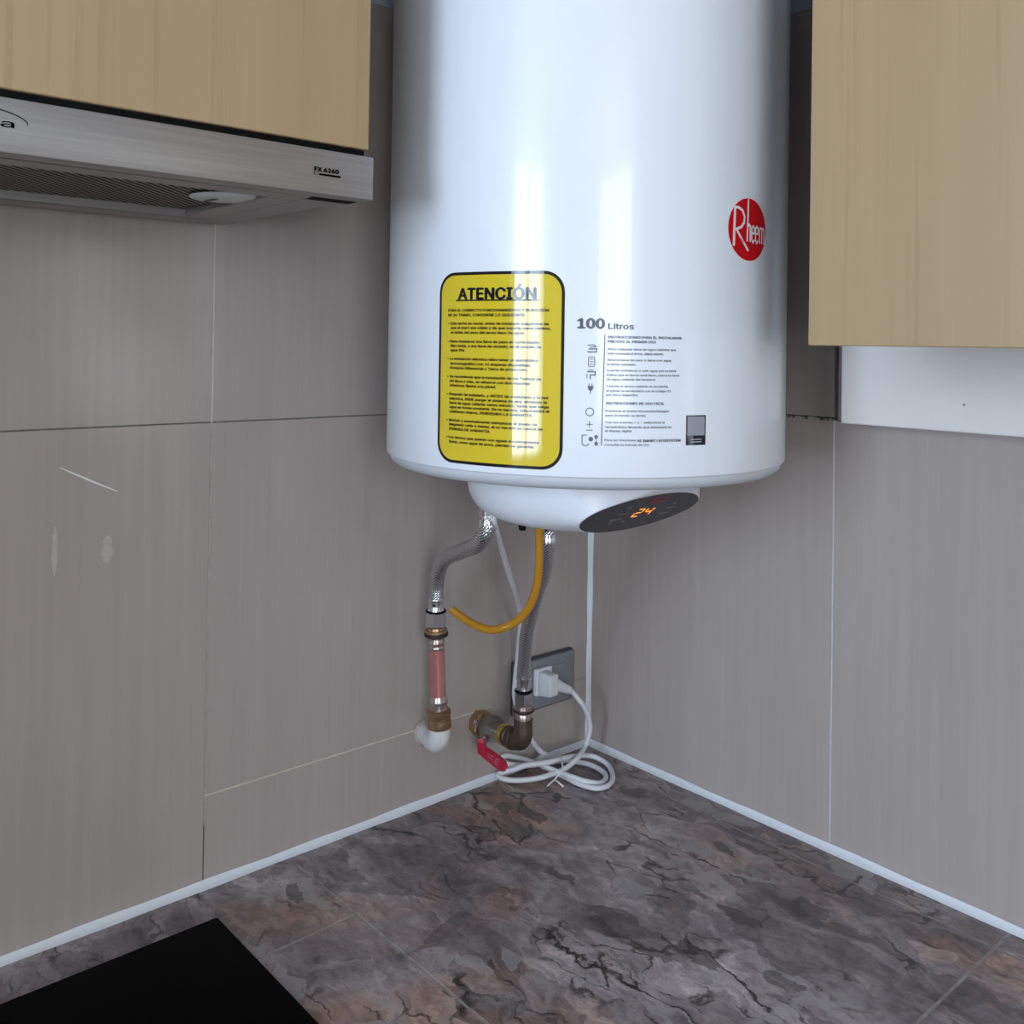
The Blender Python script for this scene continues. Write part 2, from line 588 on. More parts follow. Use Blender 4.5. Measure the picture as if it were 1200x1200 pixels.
rtile(0, XJ, -.09, ZR); rtile(0, XJ, ZR, ZC, gr=.001, gb=.0035)
for k in range(3):
    rtile(XJ+.4162*k, XJ+.4162*(k+1), -.09, ZR)
    rtile(XJ+.4162*k, XJ+.4162*(k+1), ZR, ZC, gl=.0045 if k == 0 else G)
obj('grout', bx((XJ-.0011, .0004, -.0), (XJ+.0011, TH, ZR)), GROUTWHITE, wr)
obj('plaster', bx((0, .001, ZC), (ROOM_X, TH, CEIL)), BLUEPAINT, wr)
bm = bmesh.new()      # crumbled grout in the open joint
for k in range(12):
    x = .31+.105*k/12+random.uniform(-.003, .003); s = random.uniform(.0012, .003)
    box(bm, (x-s*1.6, .001, ZR-.001), (x+s*1.6, TH, ZR+s*.9), .0005, 1)
obj('grout', bm, GROUTGREY, wr)
# scratch on the tile
bm = bmesh.new(); tube(bm, [(.0002, -.7867, .4859), (.0002, -.757, .4704), (.0002, -.7278, .4562)], lambda t: .0013*math.sin(PI*(.12+.8*t)), 6, 6)
obj('scratch', bm, mat('pale_scratch', (.9, .88, .87), .5), wl)
PALEPATCH = m_worn('pale_tile_patch', (.47, .415, .38), (.55, .50, .465), 200, .5, 0)  # slightly paler uneven patches on the tile
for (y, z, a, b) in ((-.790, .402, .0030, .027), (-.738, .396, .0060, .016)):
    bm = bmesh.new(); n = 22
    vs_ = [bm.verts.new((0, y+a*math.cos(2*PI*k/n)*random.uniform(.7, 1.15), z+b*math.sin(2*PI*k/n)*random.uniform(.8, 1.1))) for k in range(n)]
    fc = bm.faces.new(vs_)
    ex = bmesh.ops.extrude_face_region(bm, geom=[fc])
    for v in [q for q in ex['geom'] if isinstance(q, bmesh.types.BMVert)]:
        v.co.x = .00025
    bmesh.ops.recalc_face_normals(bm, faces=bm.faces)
    obj('pale_patch', bm, PALEPATCH, wl)

# added unseen wall stub, keeps window light off the lower left wall
slab('wall_light_blocker', (.0005, ROOM_Y, FLOOR), (.42, -1.45, CEIL), PAINT)

# white silicone beads
def bead(name, p0, p1, s, wobble=.0006):
    """quarter-round bead between two faces; p0 -> p1, s = [dir into face a, dir into face b, size]"""
    a, b, size = Vector(s[0]), Vector(s[1]), s[2]
    p0, p1 = Vector(p0), Vector(p1); n = 40; rings = []; bm = bmesh.new()
    for i in range(n+1):
        q = p0.lerp(p1, i/n); k = size+wobble*math.sin(i*1.7)+wobble*.6*math.sin(i*.61+1)
        prof = [q, q+a*k]+[q+a*k*(1-math.sin(t)*.9)+b*k*(1-math.cos(t)*.9) for t in (.35, .78, 1.2)]+[q+b*k]
        rings.append([bm.verts.new(x) for x in prof])
    m = len(rings[0])
    for A, B in zip(rings, rings[1:]):
        for k in range(m):
            bm.faces.new((A[k], A[(k+1) % m], B[(k+1) % m], B[k]))
    bm.faces.new(rings[0]); bm.faces.new(rings[-1])
    bmesh.ops.recalc_face_normals(bm, faces=bm.faces)
    o = obj(name, bm, BEAD, smooth=50); o['kind'] = 'structure'; return o


bead('trim_1', (.0002, -1.449, .0002), (.0002, -.0005, .0002), ((0, 0, 1), (1, 0, 0), .0074))
bead('trim_2', (.0005, -.0002, .0002), (1.5, -.0002, .0002), ((0, 0, 1), (0, -1, 0), .0075))
bead('trim_3', (.0002, -.0002, .008), (.0002, -.0002, 1.05), ((1, 0, 0), (0, -1, 0), .0058))

# ------------------------------------------------------------------ countertop
ct = thing('countertop', (.3, -.3, -.04), 'L-shaped brown-grey marble tiled worktop running under the water heater', 'countertop')
D = .64
bm = bmesh.new()
box(bm, (0, -1.449, -.04), (D, -D, -.0085)); box(bm, (0, -D, -.04), (2.2, 0, -.0085))
obj('base', bm, MORTAR, ct)
bm = bmesh.new()
box(bm, (0, -1.449, -.0085), (D, -D, -.0004)); box(bm, (0, -D, -.0085), (2.2, 0, -.0004))
obj('grout', bm, m_worn('brown_grout', (.26, .235, .22), (.42, .39, .37), 60, .8, 0), ct)
g = .0013
for (xs, y0, y1) in (((0, .6305, 1.105, 1.58, 2.2), -.0448, 0), ((0, .6305, 1.105, 1.58, 2.2), -.52, -.0448),
                     ((0, .156, D), -.995, -.52), ((.6405, 1.105, 1.58, 2.2), -D, -.52), ((0, .4, D), -1.449, -.995)):
    for x0, x1 in zip(xs, xs[1:]):
        obj('tile', bx((x0+g, y0+g, -.0085), (x1-g, y1-g, 0), .0006, 1), MARBLE, ct)

# ------------------------------------------------------------------ hob
hob = thing('hob', (.32, -.95, 0), 'black glass cooktop set on the marble worktop below the range hood', 'hob')
bm = bmesh.new()
box(bm, (.0725, -1.23, .0006), (.575, -.6405, .006), .0016, 2)
obj('glass_top', bm, GLASSBLACK, hob, 40)

# ------------------------------------------------------------------ upper cabinets
lc = thing('wall_cabinet', (.15, -.95, .795), 'light oak wall cabinet above the steel range hood', 'cabinet')
obj('carcass', bx((.002, -1.24, .8), (.284, -.619, 1.42)), CARCASS, lc)
obj('door', bx((.286, -1.24, .7942), (.3035, -.6165, 1.42), .0008, 1), WOOD_L, lc)
rc = thing('wall_cabinet', (.88, -.16, .625), 'light oak wall cabinet to the right of the water heater', 'cabinet')
obj('carcass', bx((.585, -.309, .628), (1.18, -.002, 1.42)), CARCASS, rc)
obj('door', bx((.5785, -.33, .6226), (1.18, -.312, 1.42), .0008, 1), WOOD_L, rc)
wb = thing('wall_panel', (.8, -.02, .53), 'white melamine board fixed on the tiles under the right oak cabinet', 'panel')
bm = bmesh.new()
box(bm, (.4525, -.052, .5325), (1.18, -.002, .6255), .0012, 1)
obj('board', bm, WHITEBOARD, wb)
bm = bmesh.new(); rev(bm, (.596, -.0519, .5625), (0, -1, 0), [(0, .0016), (.0003, .0014), (.0004, 0)], 10)
obj('screw_cap', bm, GROUTGREY, wb)

# ------------------------------------------------------------------ range hood
hd = thing('range_hood', (.15, -.93, .75), 'stainless steel slide-out range hood under the left oak cabinet', 'range hood')
Y0, Y1 = -1.22, -.6125
bm = bmesh.new()
box(bm, (.002, Y0, .758), (.282, Y1-.004, .7858))
obj('body', bm, STEEL, hd)
# underside tray: front, rear and end rails round the filter
bm = bmesh.new()
box(bm, (.252, Y0, .7485), (.281, -.66, .758), .0015, 1)
box(bm, (.028, Y0, .7465), (.064, -.66, .758), .0015, 1)
box(bm, (.064, -.686, .7485), (.252, -.66, .758), .0015, 1)
obj('tray', bm, STEEL, hd)
obj('gasket_or_gap_shade', bx((.002, Y0, .7862), (.2985, Y1-.006, .7938)), BLACK, hd)  # black strip painting in the shade of the gap under the cabinet
obj('end_panel', bx((.012, -.6575, .7495), (.276, Y1-.006, .758), .001, 1), STEEL, hd)
obj('rear_rail', bx((.002, Y0, .750), (.025, -.66, .758)), SOCKETDARK, hd)
obj('slot', bx((.2655, -.66, .7488), (.2815, -.6145, .7506)), BLACK, hd)
bm = bmesh.new()
box(bm, (.285, Y0, .7485), (.306, Y1, .7876), .0012, 2)
vs = obj('visor', bm, STEEL, hd, 40)
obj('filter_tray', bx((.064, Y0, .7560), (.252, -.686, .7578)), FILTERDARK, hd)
bm = bmesh.new()
fx0, fx1, fy0, fy1 = .066, .250, -1.21, -.688
k = fy0
W = fx1-fx0
while k < fy1+W:
    # diagonal strips of the mesh, clipped to the tray
    a = Vector((fx0, k)); b = Vector((fx1, k-W))
    if a.y > fy1:
        a = Vector((fx0+(a.y-fy1), fy1))
    if b.y < fy0:
        b = Vector((fx1-(fy0-b.y), fy0))
    if b.x-a.x > .004:
        d = (b-a).normalized(); n = Vector((-d.y, d.x))*.0017
        bm.faces.new([bm.verts.new((q.x, q.y, .7552)) for q in (a+n, b+n, b-n, a-n)])
    k += .0098
bmesh.ops.recalc_face_normals(bm, faces=bm.faces)
obj('grease_filter', bm, FILTER, hd)['kind'] = 'stuff'
bm = bmesh.new(); rev(bm, (0, 0, 0), (0, 0, -1), [(0, 1), (.001, 1), (.0025, .95), (.0033, .8), (.0035, 0)], 28)
for v in bm.verts:
    v.co = Vector((.196+v.co.x*.031+v.co.y*.006, -.7035+v.co.y*.030, .7535+v.co.z))
ln = obj('lamp_cover', bm, LENS, hd, 40)
bm = bx((.176, -.716, .7494), (.196, -.711, .7504)); obj('latch', bm, SOCKETDARK, ln)


def hoodmap(x, y, z):
    return Vector((.3064, x, y))


bm = text_bm(bmesh.new(), 'FX 6260', -.6732, -.6492, .7703, .0050, .10)
box(bm, (-.6685, .7645, 0), (-.6472, .7662, .0001))
stroke(bm, [(-.6735, .7667), (-.6690, .7666), (-.6690, .7648), (-.6735, .7650)], .0004, True)
obj('model_lettering', map_bm(bm, hoodmap), INK, vs)
bm = text_bm(bmesh.new(), 'a', -.9215, -.9128, .7665, .0078, .02, 4, True)
stroke(bm, [(-.948+.044*math.sin(PI/2*k/14), .7655+.0145*math.cos(PI/2*k/14*.8)) for k in range(15)], .0007)
obj('emblem', map_bm(bm, hoodmap), INK, vs)

# ------------------------------------------------------------------ water heater
HC = Vector((.267, -.295, 0)); HR = .225
heater = thing('water_heater', (HC.x, HC.y, .405), 'white cylindrical 100 litre electric water heater hung in the corner', 'water heater')


def lathe_z(prof, n=160):
    return rev(bmesh.new(), (HC.x, HC.y, 0), (0, 0, 1), prof, n)


shell = obj('shell', lathe_z([(.4985, .218), (.4965, .2225), (.4975, .2243), (.500, HR)]+[(.5+.05*k, HR) for k in range(1, 18)]+[(1.37, .222), (1.385, .21), (1.39, 0)]), ENAMEL, heater, 40)
obj('bottom_rim', lathe_z([(.502, .2215), (.4945, .2215), (.489, .219), (.4845, .212), (.4825, .200), (.481, .15), (.481, 0)]), RIMGREY, heater, 50)
obj('bracket', bx((.001, -.37, .98), (.06, -.22, 1.02)), CHROME, heater)
# bottom cover: shallow bowl with a slanted facet for the display
TA = math.radians(50.5)
PC = Vector((.3641, -.3028, .4413))
PN = Vector((math.cos(TA), 0, -math.sin(TA)))
EY, EV = Vector((0, 1, 0)), Vector((math.sin(TA), 0, math.cos(TA)))


def panelmap(off):
    return lambda x, y, z: PC+EY*x+EV*y+PN*(off+z)


prof = []
RC, ZBOT, RB, NB = .133, .4195, .06, 2.7
prof.append((.4822, 0)); prof.append((.4822, RC)); prof.append((.474, RC))
for k in range(1, 25):
    t = PI/2*k/24
    prof.append((.474-(.474-ZBOT)*math.sin(t)**(2/NB), RB+(RC-RB)*max(0, math.cos(t))**(2/NB)))
prof.append((ZBOT, .04)); prof.append((ZBOT, 0))


def disc(bm, cx, cy, rx, ry, n=64, p=2.0, z=0):
    vs = []
    for k in range(n):
        c, s = math.cos(2*PI*k/n), math.sin(2*PI*k/n)
        vs.append(bm.verts.new((cx+rx*math.copysign(abs(c)**(2/p), c), cy+ry*math.copysign(abs(s)**(2/p), s), z)))
    return bm.faces.new(vs)


bm = rev(bmesh.new(), (HC.x, HC.y, 0), (0, 0, 1), prof[1:-1], 120)
bmesh.ops.bisect_plane(bm, geom=bm.verts[:]+bm.edges[:]+bm.faces[:], plane_co=PC-PN*.0012, plane_no=PN, clear_outer=True)
for off, gx, gy in ((0, .0912, .0366), (-.0003, .0924, .0378), (-.0012, .0932, .0386)):
    for k in range(120):
        bm.verts.new(panelmap(off)(gx*math.cos(2*PI*k/120), gy*math.sin(2*PI*k/120), 0))
hull = bmesh.ops.convex_hull(bm, input=bm.verts[:])
bmesh.ops.delete(bm, geom=list({g for g in hull['geom_interior']+hull['geom_unused'] if isinstance(g, bmesh.types.BMVert)}), context='VERTS')
keep = set(g for g in hull['geom'] if isinstance(g, bmesh.types.BMFace))
bmesh.ops.delete(bm, geom=[f_ for f_ in bm.faces if f_.is_valid and f_ not in keep], context='FACES_ONLY')
bmesh.ops.recalc_face_normals(bm, faces=bm.faces)
cover = obj('bottom_cover', bm, CAPWHITE, heater, 28)
bm = bmesh.new(); fc = disc(bm, 0, 0, .0908, .0362, 96, 2.0)
ex = bmesh.ops.extrude_face_region(bm, geom=[fc])
for v in [g for g in ex['geom'] if isinstance(g, bmesh.types.BMVert)]:
    v.co.z = .0015
bmesh.ops.recalc_face_normals(bm, faces=bm.faces)
panel = obj('display_panel', map_bm(bm, panelmap(-.001)), PANEL, heater)
# seven-segment 24
SEG = {'2': 'abged', '4': 'fgbc'}


def seg7(bm, ch, x, y, wd, h):
    t = wd*.2; pos = {'a': (0, h/2, 1), 'g': (0, 0, 1), 'd': (0, -h/2, 1), 'f': (-wd/2, h/4, 0), 'b': (wd/2, h/4, 0), 'e': (-wd/2, -h/4, 0), 'c': (wd/2, -h/4, 0)}
    for s in SEG[ch]:
        px, py, hz = pos[s]; L = (wd if hz else h/2)/2-t*.12
        pts = [(-L, 0), (-L+t/2, t/2), (L-t/2, t/2), (L, 0), (L-t/2, -t/2), (-L+t/2, -t/2)]
        bm.faces.new([bm.verts.new((x+px+(a if hz else b), y+py+(b if hz else a), 0)) for a, b in pts])


bm = bmesh.new()
seg7(bm, '2', -.0075, .0015, .0105, .0150); seg7(bm, '4', .0088, .0015, .0105, .0150)
obj('digits', map_bm(bm, panelmap(.0009)), ORANGE, panel)
bm = bmesh.new()
for s, x, y, wd in (('Subir', -.0335, .005, .0175), ('Bajar', -.0358, -.0056, .0175), ('Smart', .0431, -.0074, .0165), ('Eco', .0448, .0041, .016)):
    text_bm(bm, s, x-wd/2, x+wd/2, y, .0036, .05)
for x, y in ((-.0346, .0160), (.0432, .0119), (-.0193, -.0131), (-.0391, -.0129)):
    stroke(bm, arc(x, y, .0017, .0017, 0, 337, 10), .0008, True)
obj('button_print', map_bm(bm, panelmap(.0009)), PANELTEXT, panel)['kind'] = 'stuff'
bm = text_bm(bmesh.new(), 'Rheem', -.0045, .0155, .0247, .0062, .04)
stroke(bm, [(.0055+.0135*math.cos(2*PI*k/40), .0247+.0058*math.sin(2*PI*k/40)) for k in range(40)], .0009, True)
obj('panel_emblem', map_bm(bm, panelmap(.0009)), PANELRED, panel)


# ---- prints on the shell. flat (arc length from azimuth 0, height) -> cylinder
def cyl(off):
    def fn(x, y, z):
        a = x/HR
        return Vector((HC.x+(HR+off+z)*math.cos(a), HC.y+(HR+off+z)*math.sin(a), y))
    return fn


def deg(a):
    return math.radians(a)*HR


def rrect(x0, x1, y0, y1, r, n=8):
    P = []
    for cx, cy, a in ((x1-r, y1-r, 0), (x0+r, y1-r, 90), (x0+r, y0+r, 180), (x1-r, y0+r, 270)):
        P += arc(cx, cy, r, r, a, a+90, n)
    return P


def decal(x0, x1, y0, y1, r, n=28):
    """rounded rectangle cut in vertical strips, so that it bends with the shell"""
    bm = bmesh.new(); cols = []
    xs_ = sorted(set([x0+(x1-x0)*k/n for k in range(n+1)]+[x0+r*(1-math.cos(PI/2*k/8)) for k in range(9)]+[x1-r*(1-math.cos(PI/2*k/8)) for k in range(9)]))
    for x in xs_:
        d = max(0, x0+r-x, x-(x1-r)); e = r-math.sqrt(max(0, r*r-d*d))
        cols.append((bm.verts.new((x, y0+e, 0)), bm.verts.new((x, y1-e, 0))))
    for a, b in zip(cols, cols[1:]):
        bm.faces.new((a[0], b[0], b[1], a[1]))
    bmesh.ops.remove_doubles(bm, verts=bm.verts, dist=1e-7)
    return bm


SX0, SX1, SY0, SY1 = deg(-85.1), deg(-50.5), .5035, .6885
stk = obj('warning_sticker', map_bm(decal(SX0, SX1, SY0, SY1, .0195), cyl(.0003)), YELLOW, heater)
stk['label'] = 'yellow warning sticker with black rounded border and Spanish lettering'
bm = stroke(bmesh.new(), rrect(SX0+.0014, SX1-.0014, SY0+.0014, SY1-.0014, .0185), .0029, True)
bmesh.ops.subdivide_edges(bm, edges=[e for e in bm.edges if e.calc_length() > .03], cuts=20)
obj('border', map_bm(bm, cyl(.0005)), INK, stk)
HEAD = [('ATENCIÓN', -0.3088, -0.2259, 0.6698, 0.015, 0.06),
        ('_', -0.3122, -0.2226, 0.6612, 0, 0)]
LINES = [('PARA EL CORRECTO FUNCIONAMIENTO Y DURACIÓN', -0.3218, -0.213, 0.6522, 0.0034, 0.07),
         ('DE SU TERMO, CONSIDERE LO SIGUIENTE:', -0.3217, -0.2355, 0.6476, 0.0034, 0.07),
         ('• Este termo es mural, antes de instalarlo asegúrese de', -0.322, -0.2131, 0.6395, 0.0034, 0.07),
         ('que el muro sea sólido y de que soporte como mínimo,', -0.3182, -0.211, 0.6353, 0.0034, 0.07),
         ('el doble del peso del termo lleno de agua.', -0.3181, -0.2361, 0.6308, 0.0034, 0.07),
         ('• Debe instalarse una llave de paso de corte rápido', -0.3221, -0.2217, 0.6221, 0.0034, 0.07),
         ('(tipo bola), y una llave de vaciado, en el circuito de', -0.3183, -0.2198, 0.6178, 0.0034, 0.07),
         ('agua fría.', -0.3182, -0.3, 0.6136, 0.0034, 0.07),
         ('• La instalación eléctrica debe tener un automático', -0.322, -0.2228, 0.6052, 0.0034, 0.07),
         ('termomagnético con 16 amperes disponibles,', -0.3182, -0.2294, 0.6006, 0.0034, 0.07),
         ('Protector Diferencial y Tierra de protección.', -0.3181, -0.2329, 0.5963, 0.0034, 0.07),
         ('• Se recomienda que la instalación de los Termos de', -0.3219, -0.2194, 0.588, 0.0034, 0.07),
         ('80 litros o más, se refuerce con dos soportes', -0.318, -0.23, 0.5835, 0.0034, 0.07),
         ('inferiores fijados a la pared.', -0.3179, -0.2643, 0.5793, 0.0034, 0.07),
         ('• Después de instalarlo, y ANTES de enchufarlo a la red', -0.322, -0.2127, 0.5708, 0.0034, 0.07),
         ('eléctrica, DEBE purgar el sistema de aire, abriendo la', -0.3184, -0.2138, 0.5665, 0.0034, 0.07),
         ('llave de agua caliente varios minutos, hasta que salga', -0.3183, -0.212, 0.5623, 0.0034, 0.07),
         ('agua en forma constante. De no hacerlo, sobrevendrá el', -0.3182, -0.2111, 0.5582, 0.0034, 0.07),
         ('calefactor interno, PERDIENDO LA GARANTÍA.', -0.3181, -0.2269, 0.5539, 0.0034, 0.07),
         ('• Revisar y eventualmente reemplazar el ánodo de', -0.3219, -0.2228, 0.5455, 0.0034, 0.07),
         ('Magnesio cada 6 meses, el no hacerlo es causal de', -0.3183, -0.2175, 0.5414, 0.0034, 0.07),
         ('PÉRDIDA DE GARANTÍA.', -0.3182, -0.2695, 0.5369, 0.0034, 0.07),
         ('• Los termos que operen con aguas excesivamente', -0.3221, -0.2208, 0.5289, 0.0034, 0.07),
         ('duras, como agua de pozo, pierden su garantía.', -0.3185, -0.2252, 0.5246, 0.0034, 0.07)]
INSTR = [('100', -0.1858, -0.1617, 0.6418, 0.0125, 0.075),
         ('Litros', -0.1577, -0.134, 0.6388, 0.0072, 0.05),
         ('INSTRUCCIONES PARA EL INSTALADOR', -0.1581, -0.0864, 0.6281, 0.0031, 0.06),
         ('PREVIAS AL PRIMER USO', -0.1581, -0.1125, 0.624, 0.0031, 0.06),
         ('Abra cualquier llave de agua caliente que', -0.1582, -0.0919, 0.617, 0.0028, 0.03),
         ('esté conectada al termo, déjela abierta.', -0.1582, -0.1047, 0.6129, 0.0028, 0.03),
         ('Abra la llave de paso y llene con agua', -0.1583, -0.097, 0.607, 0.0028, 0.03),
         ('el termo completo.', -0.1584, -0.1312, 0.6029, 0.0028, 0.03),
         ('Cuando comience a salir agua por la llave', -0.1586, -0.0916, 0.5973, 0.0028, 0.03),
         ('indica que el termo está lleno, cierre la llave', -0.1586, -0.0884, 0.5931, 0.0028, 0.03),
         ('de agua caliente del lavatorio.', -0.1586, -0.1117, 0.5891, 0.0028, 0.03),
         ('Cuando el termo caliente se encienda,', -0.1587, -0.0993, 0.5828, 0.0028, 0.03),
         ('el panel se encenderá con el código 01', -0.1588, -0.0965, 0.5785, 0.0028, 0.03),
         ('por cinco segundos.', -0.1589, -0.1287, 0.5747, 0.0028, 0.03),
         ('INSTRUCCIONES DE USO FÁCIL', -0.159, -0.1033, 0.5669, 0.0031, 0.06),
         ('Presione el botón Encender/Apagar', -0.1592, -0.0983, 0.5598, 0.0028, 0.03),
         ('para Encender su termo.', -0.1592, -0.1208, 0.5557, 0.0028, 0.03),
         ('Con los botones + o - seleccione la', -0.1593, -0.1026, 0.5494, 0.0028, 0.03),
         ('temperatura deseada que aparecerá en', -0.1593, -0.0957, 0.5451, 0.0028, 0.03),
         ('el display digital.', -0.1594, -0.1341, 0.5414, 0.0028, 0.03),
         ('Para las funciones', -0.1598, -0.1302, 0.5329, 0.0028, 0.03),
         ('AI SMART i ECOSYSTEM', -0.1291, -0.0862, 0.5325, 0.0031, 0.09),
         ('consulte su manual de uso.', -0.1598, -0.1171, 0.5287, 0.0028, 0.03),
         ('|', -0.1608, -0.1627, 0.6299, 0.5276, 0)]
bm = bmesh.new()
(s, x0, x1, yc, cap, bold) = HEAD[0]
text_bm(bm, s, x0, x1, yc, cap, bold, 3)
(s, x0, x1, yc, cap, bold) = HEAD[1]
stroke(bm, [(x0+(x1-x0)*k/12, yc) for k in range(13)], .0014)
obj('heading', map_bm(bm, cyl(.0006)), INK, stk)
bm = bmesh.new()
for s, x0, x1, yc, cap, bold in LINES:
    text_bm(bm, s, x0, x1, yc, cap, bold, 1)
obj('lettering', map_bm(bm, cyl(.0006)), INKBROWN, stk)
bm = bmesh.new()
for s, x0, x1, yc, cap, bold in INSTR:
    if s == '|':
        stroke(bm, [(x0, yc), (x1, cap)], .0009)
    else:
        text_bm(bm, s, x0, x1, yc, cap, bold, 2 if cap > .005 else 1)
ip = obj('instruction_print', map_bm(bm, cyl(.0003)), INKGREY, heater)
ip['label'] = 'grey printed 100 Litros heading and instructions'
# pictograms beside the instructions
IC = [(-0.1727, 0.6166), (-0.1728, 0.6046), (-0.1728, 0.5923), (-0.1734, 0.5802), (-0.1738, 0.5582), (-0.1739, 0.5455), (-0.1730, 0.5321)]
bm = bmesh.new()
wd = .0007
(x, y), (x2, y2), (x3, y3), (x4, y4), (x5, y5), (x6, y6), (x7, y7) = IC
stroke(bm, [(x-.004, y+.0032), (x+.002, y+.0035), (x+.004, y+.002), (x-.002, y+.001)], wd*1.3); stroke(bm, [(x-.004, y-.003), (x+.004, y-.003), (x+.0045, y), (x-.003, y-.0005)], wd*1.6)
stroke(bm, rrect(x2-.0028, x2+.0028, y2-.0045, y2+.0045, .0012, 3), wd, True)
for k in range(3):
    stroke(bm, [(x2-.0018, y2-.0025+.0025*k), (x2+.0018, y2-.0025+.0025*k)], wd)
stroke(bm, [(x3-.004, y3+.003), (x3+.0035, y3+.003), (x3+.0035, y3), (x3-.001, y3), (x3-.001, y3-.004)], wd*1.6); stroke(bm, [(x3-.003, y3+.0045), (x3+.002, y3+.0045)], wd); stroke(bm, [(x3-.004, y3+.001), (x3-.004, y3-.003)], wd)
bm.faces.new([bm.verts.new((x4+a, y4+b, 0)) for a, b in ((-.0028, .002), (.0028, .002), (.0022, -.001), (0, -.0035), (-.0022, -.001))])
for a in (-.0013, .0013):
    stroke(bm, [(x4+a, y4+.002), (x4+a, y4+.0045)], wd)
stroke(bm, [(x4, y4-.003), (x4, y4-.0058)], wd)
stroke(bm, arc(x5, y5, .0036, .0036, 0, 345, 22), wd*1.2, True)
stroke(bm, [(x6-.003, y6+.0012), (x6+.003, y6+.0012)], wd*1.1); stroke(bm, [(x6, y6+.0042), (x6, y6-.0018)], wd*1.1); stroke(bm, [(x6-.003, y6-.0042), (x6+.003, y6-.0042)], wd*1.1)
stroke(bm, [(x7-.003, y7+.0045), (x7-.0075, y7+.0045), (x7-.0075, y7-.003), (x7-.006, y7-.005), (x7-.003, y7-.005), (x7-.001, y7-.003)], wd*1.2)
disc(bm, x7+.0005, y7+.001, .0022, .0022, 12); disc(bm, x7+.0055, y7+.0032, .0018, .0018, 10); disc(bm, x7+.0055, y7-.0032, .0018, .0018, 10)
stroke(bm, [(x7+.0055, y7-.003), (x7+.0055, y7+.003)], wd)
obj('pictograms', map_bm(bm, cyl(.0003)), INKGREY, heater)
# small dark label (its code square is left plain)
bm = decal(deg(-20.45), deg(-14.85), .5272, .5553, .0006, 8)
lb = obj('energy_label', map_bm(bm, cyl(.0003)), INK, heater)
lb['label'] = 'small black printed label with a plain grey square'
bm = decal(deg(-20.1), deg(-15.2), .5362, .5541, .0004, 8)
obj('label_square', map_bm(bm, cyl(.0005)), mat('label_grey', (.30, .31, .34), .4), lb)
bm = bmesh.new()
for z0 in (.5326, .5302):
    stroke(bm, [(deg(-19.2), z0), (deg(-17.6), z0), (deg(-16), z0)], .0007)
obj('label_line', map_bm(bm, cyl(.0005)), PANELTEXT, lb)
# red round emblem
LU, LV, LR = deg(-.7), .7355, .0308
bm = bmesh.new(); cols = []
def ringdisc(rr):
    bm = bmesh.new(); rings = [[bm.verts.new((LU, LV, 0))]]
    for k in (1, 2, 3, 4):
        rings.append([bm.verts.new((LU+rr*k/4*math.cos(2*PI*j/48), LV+rr*k/4*math.sin(2*PI*j/48), 0)) for j in range(48)])
    for j in range(48):
        bm.faces.new((rings[0][0], rings[1][j], rings[1][(j+1) % 48]))
        for a, b in zip(rings[1:], rings[2:]):
            bm.faces.new((a[j], b[j], b[(j+1) % 48], a[(j+1) % 48]))
    return bm
lg = obj('emblem', map_bm(ringdisc(LR), cyl(.0003)), RED, heater)
lg['label'] = 'round red emblem with white lettering'
obj('emblem_rim', map_bm(stroke(bmesh.new(), [(LU+(LR+.0006)*math.cos(2*PI*j/64), LV+(LR+.0006)*math.sin(2*PI*j/64)) for j in range(64)], .0014, True), cyl(.0004)), PRINTWHITE, lg)
bm = bmesh.new()
def S(pts, wd):
    stroke(bm, [(LU+a*LR, LV+b*LR) for a, b in pts], wd*LR)
S([(-.70, .68), (-.74, -.56)], .10)
S([(-.72, .66), (-.52, .66), (-.34, .58), (-.24, .40), (-.26, .20), (-.40, .05), (-.66, -.04)], .085)
S([(-.62, -.04), (-.03, -.68)], .085)
S([(-.05, .97), (-.09, -.38)], .075)
S([(-.08, .08), (.0, .16), (.07, .12), (.07, -.38)], .075)
for ex_ in (.22, .43):
    S([(ex_-.06, -.10), (ex_+.08, -.09), (ex_+.08, .08), (ex_+.0, .14), (ex_-.07, .05), (ex_-.07, -.30), (ex_+.0, -.40), (ex_+.09, -.30)], .06)
S([(.60, .12), (.60, -.40)], .065)
S([(.60, .06), (.68, .12), (.74, .06), (.74, -.40)], .06)
S([(.74, .06), (.82, .12), (.88, .05), (.88, -.40)], .06)
obj('emblem_lettering', map_bm(bm, cyl(.0005)), PRINTWHITE, lg)
bm = bmesh.new(); solid(bm, (.27, -.3903, .432), (0, 0, -1), [(0, .0042), (.013, .0042), (.0145, .0035)], 6)
obj('thermostat_stub', bm, BLACK, heater)

# ------------------------------------------------------------------ hot side: braided hose, copper pipe, white elbow
hh = thing('flexible_hose', (.048, -.3375, .27), 'braided steel hose bent in an S down to the copper pipe', 'hose')
hot = [(.2, -.3795, .435), (.2, -.3802, .4226), (.2, -.3809, .4075), (.193, -.3812, .396), (.175, -.3775, .3835), (.13, -.3635, .3672), (.083, -.350, .3485), (.060, -.3425, .3285), (.050, -.3385, .305), (.048, -.3375, .285)]
bm = tube(bmesh.new(), hot, .0098, 20, 8)
obj('braid', bm, BRAID, hh, 60)
bm = rev(bmesh.new(), (.2, -.3802, .4200), (0, 0, 1), [(-.012, .0095), (-.012, .0104), (-.002, .0104), (-.001, .0098), (.004, .0098), (.005, .0108), (.03, .0108)], 24)
obj('ferrule', bm, CHROME, hh, 40)
bm = rev(bmesh.new(), (.048, -.3374, .2905), (0, 0, -1), [(0, .0098), (.001, .0106), (.004, .0106), (.005, .0098), (.014, .0098), (.0155, .0108), (.019, .0108)], 24)
obj('ferrule', bm, CHROME, hh, 40)
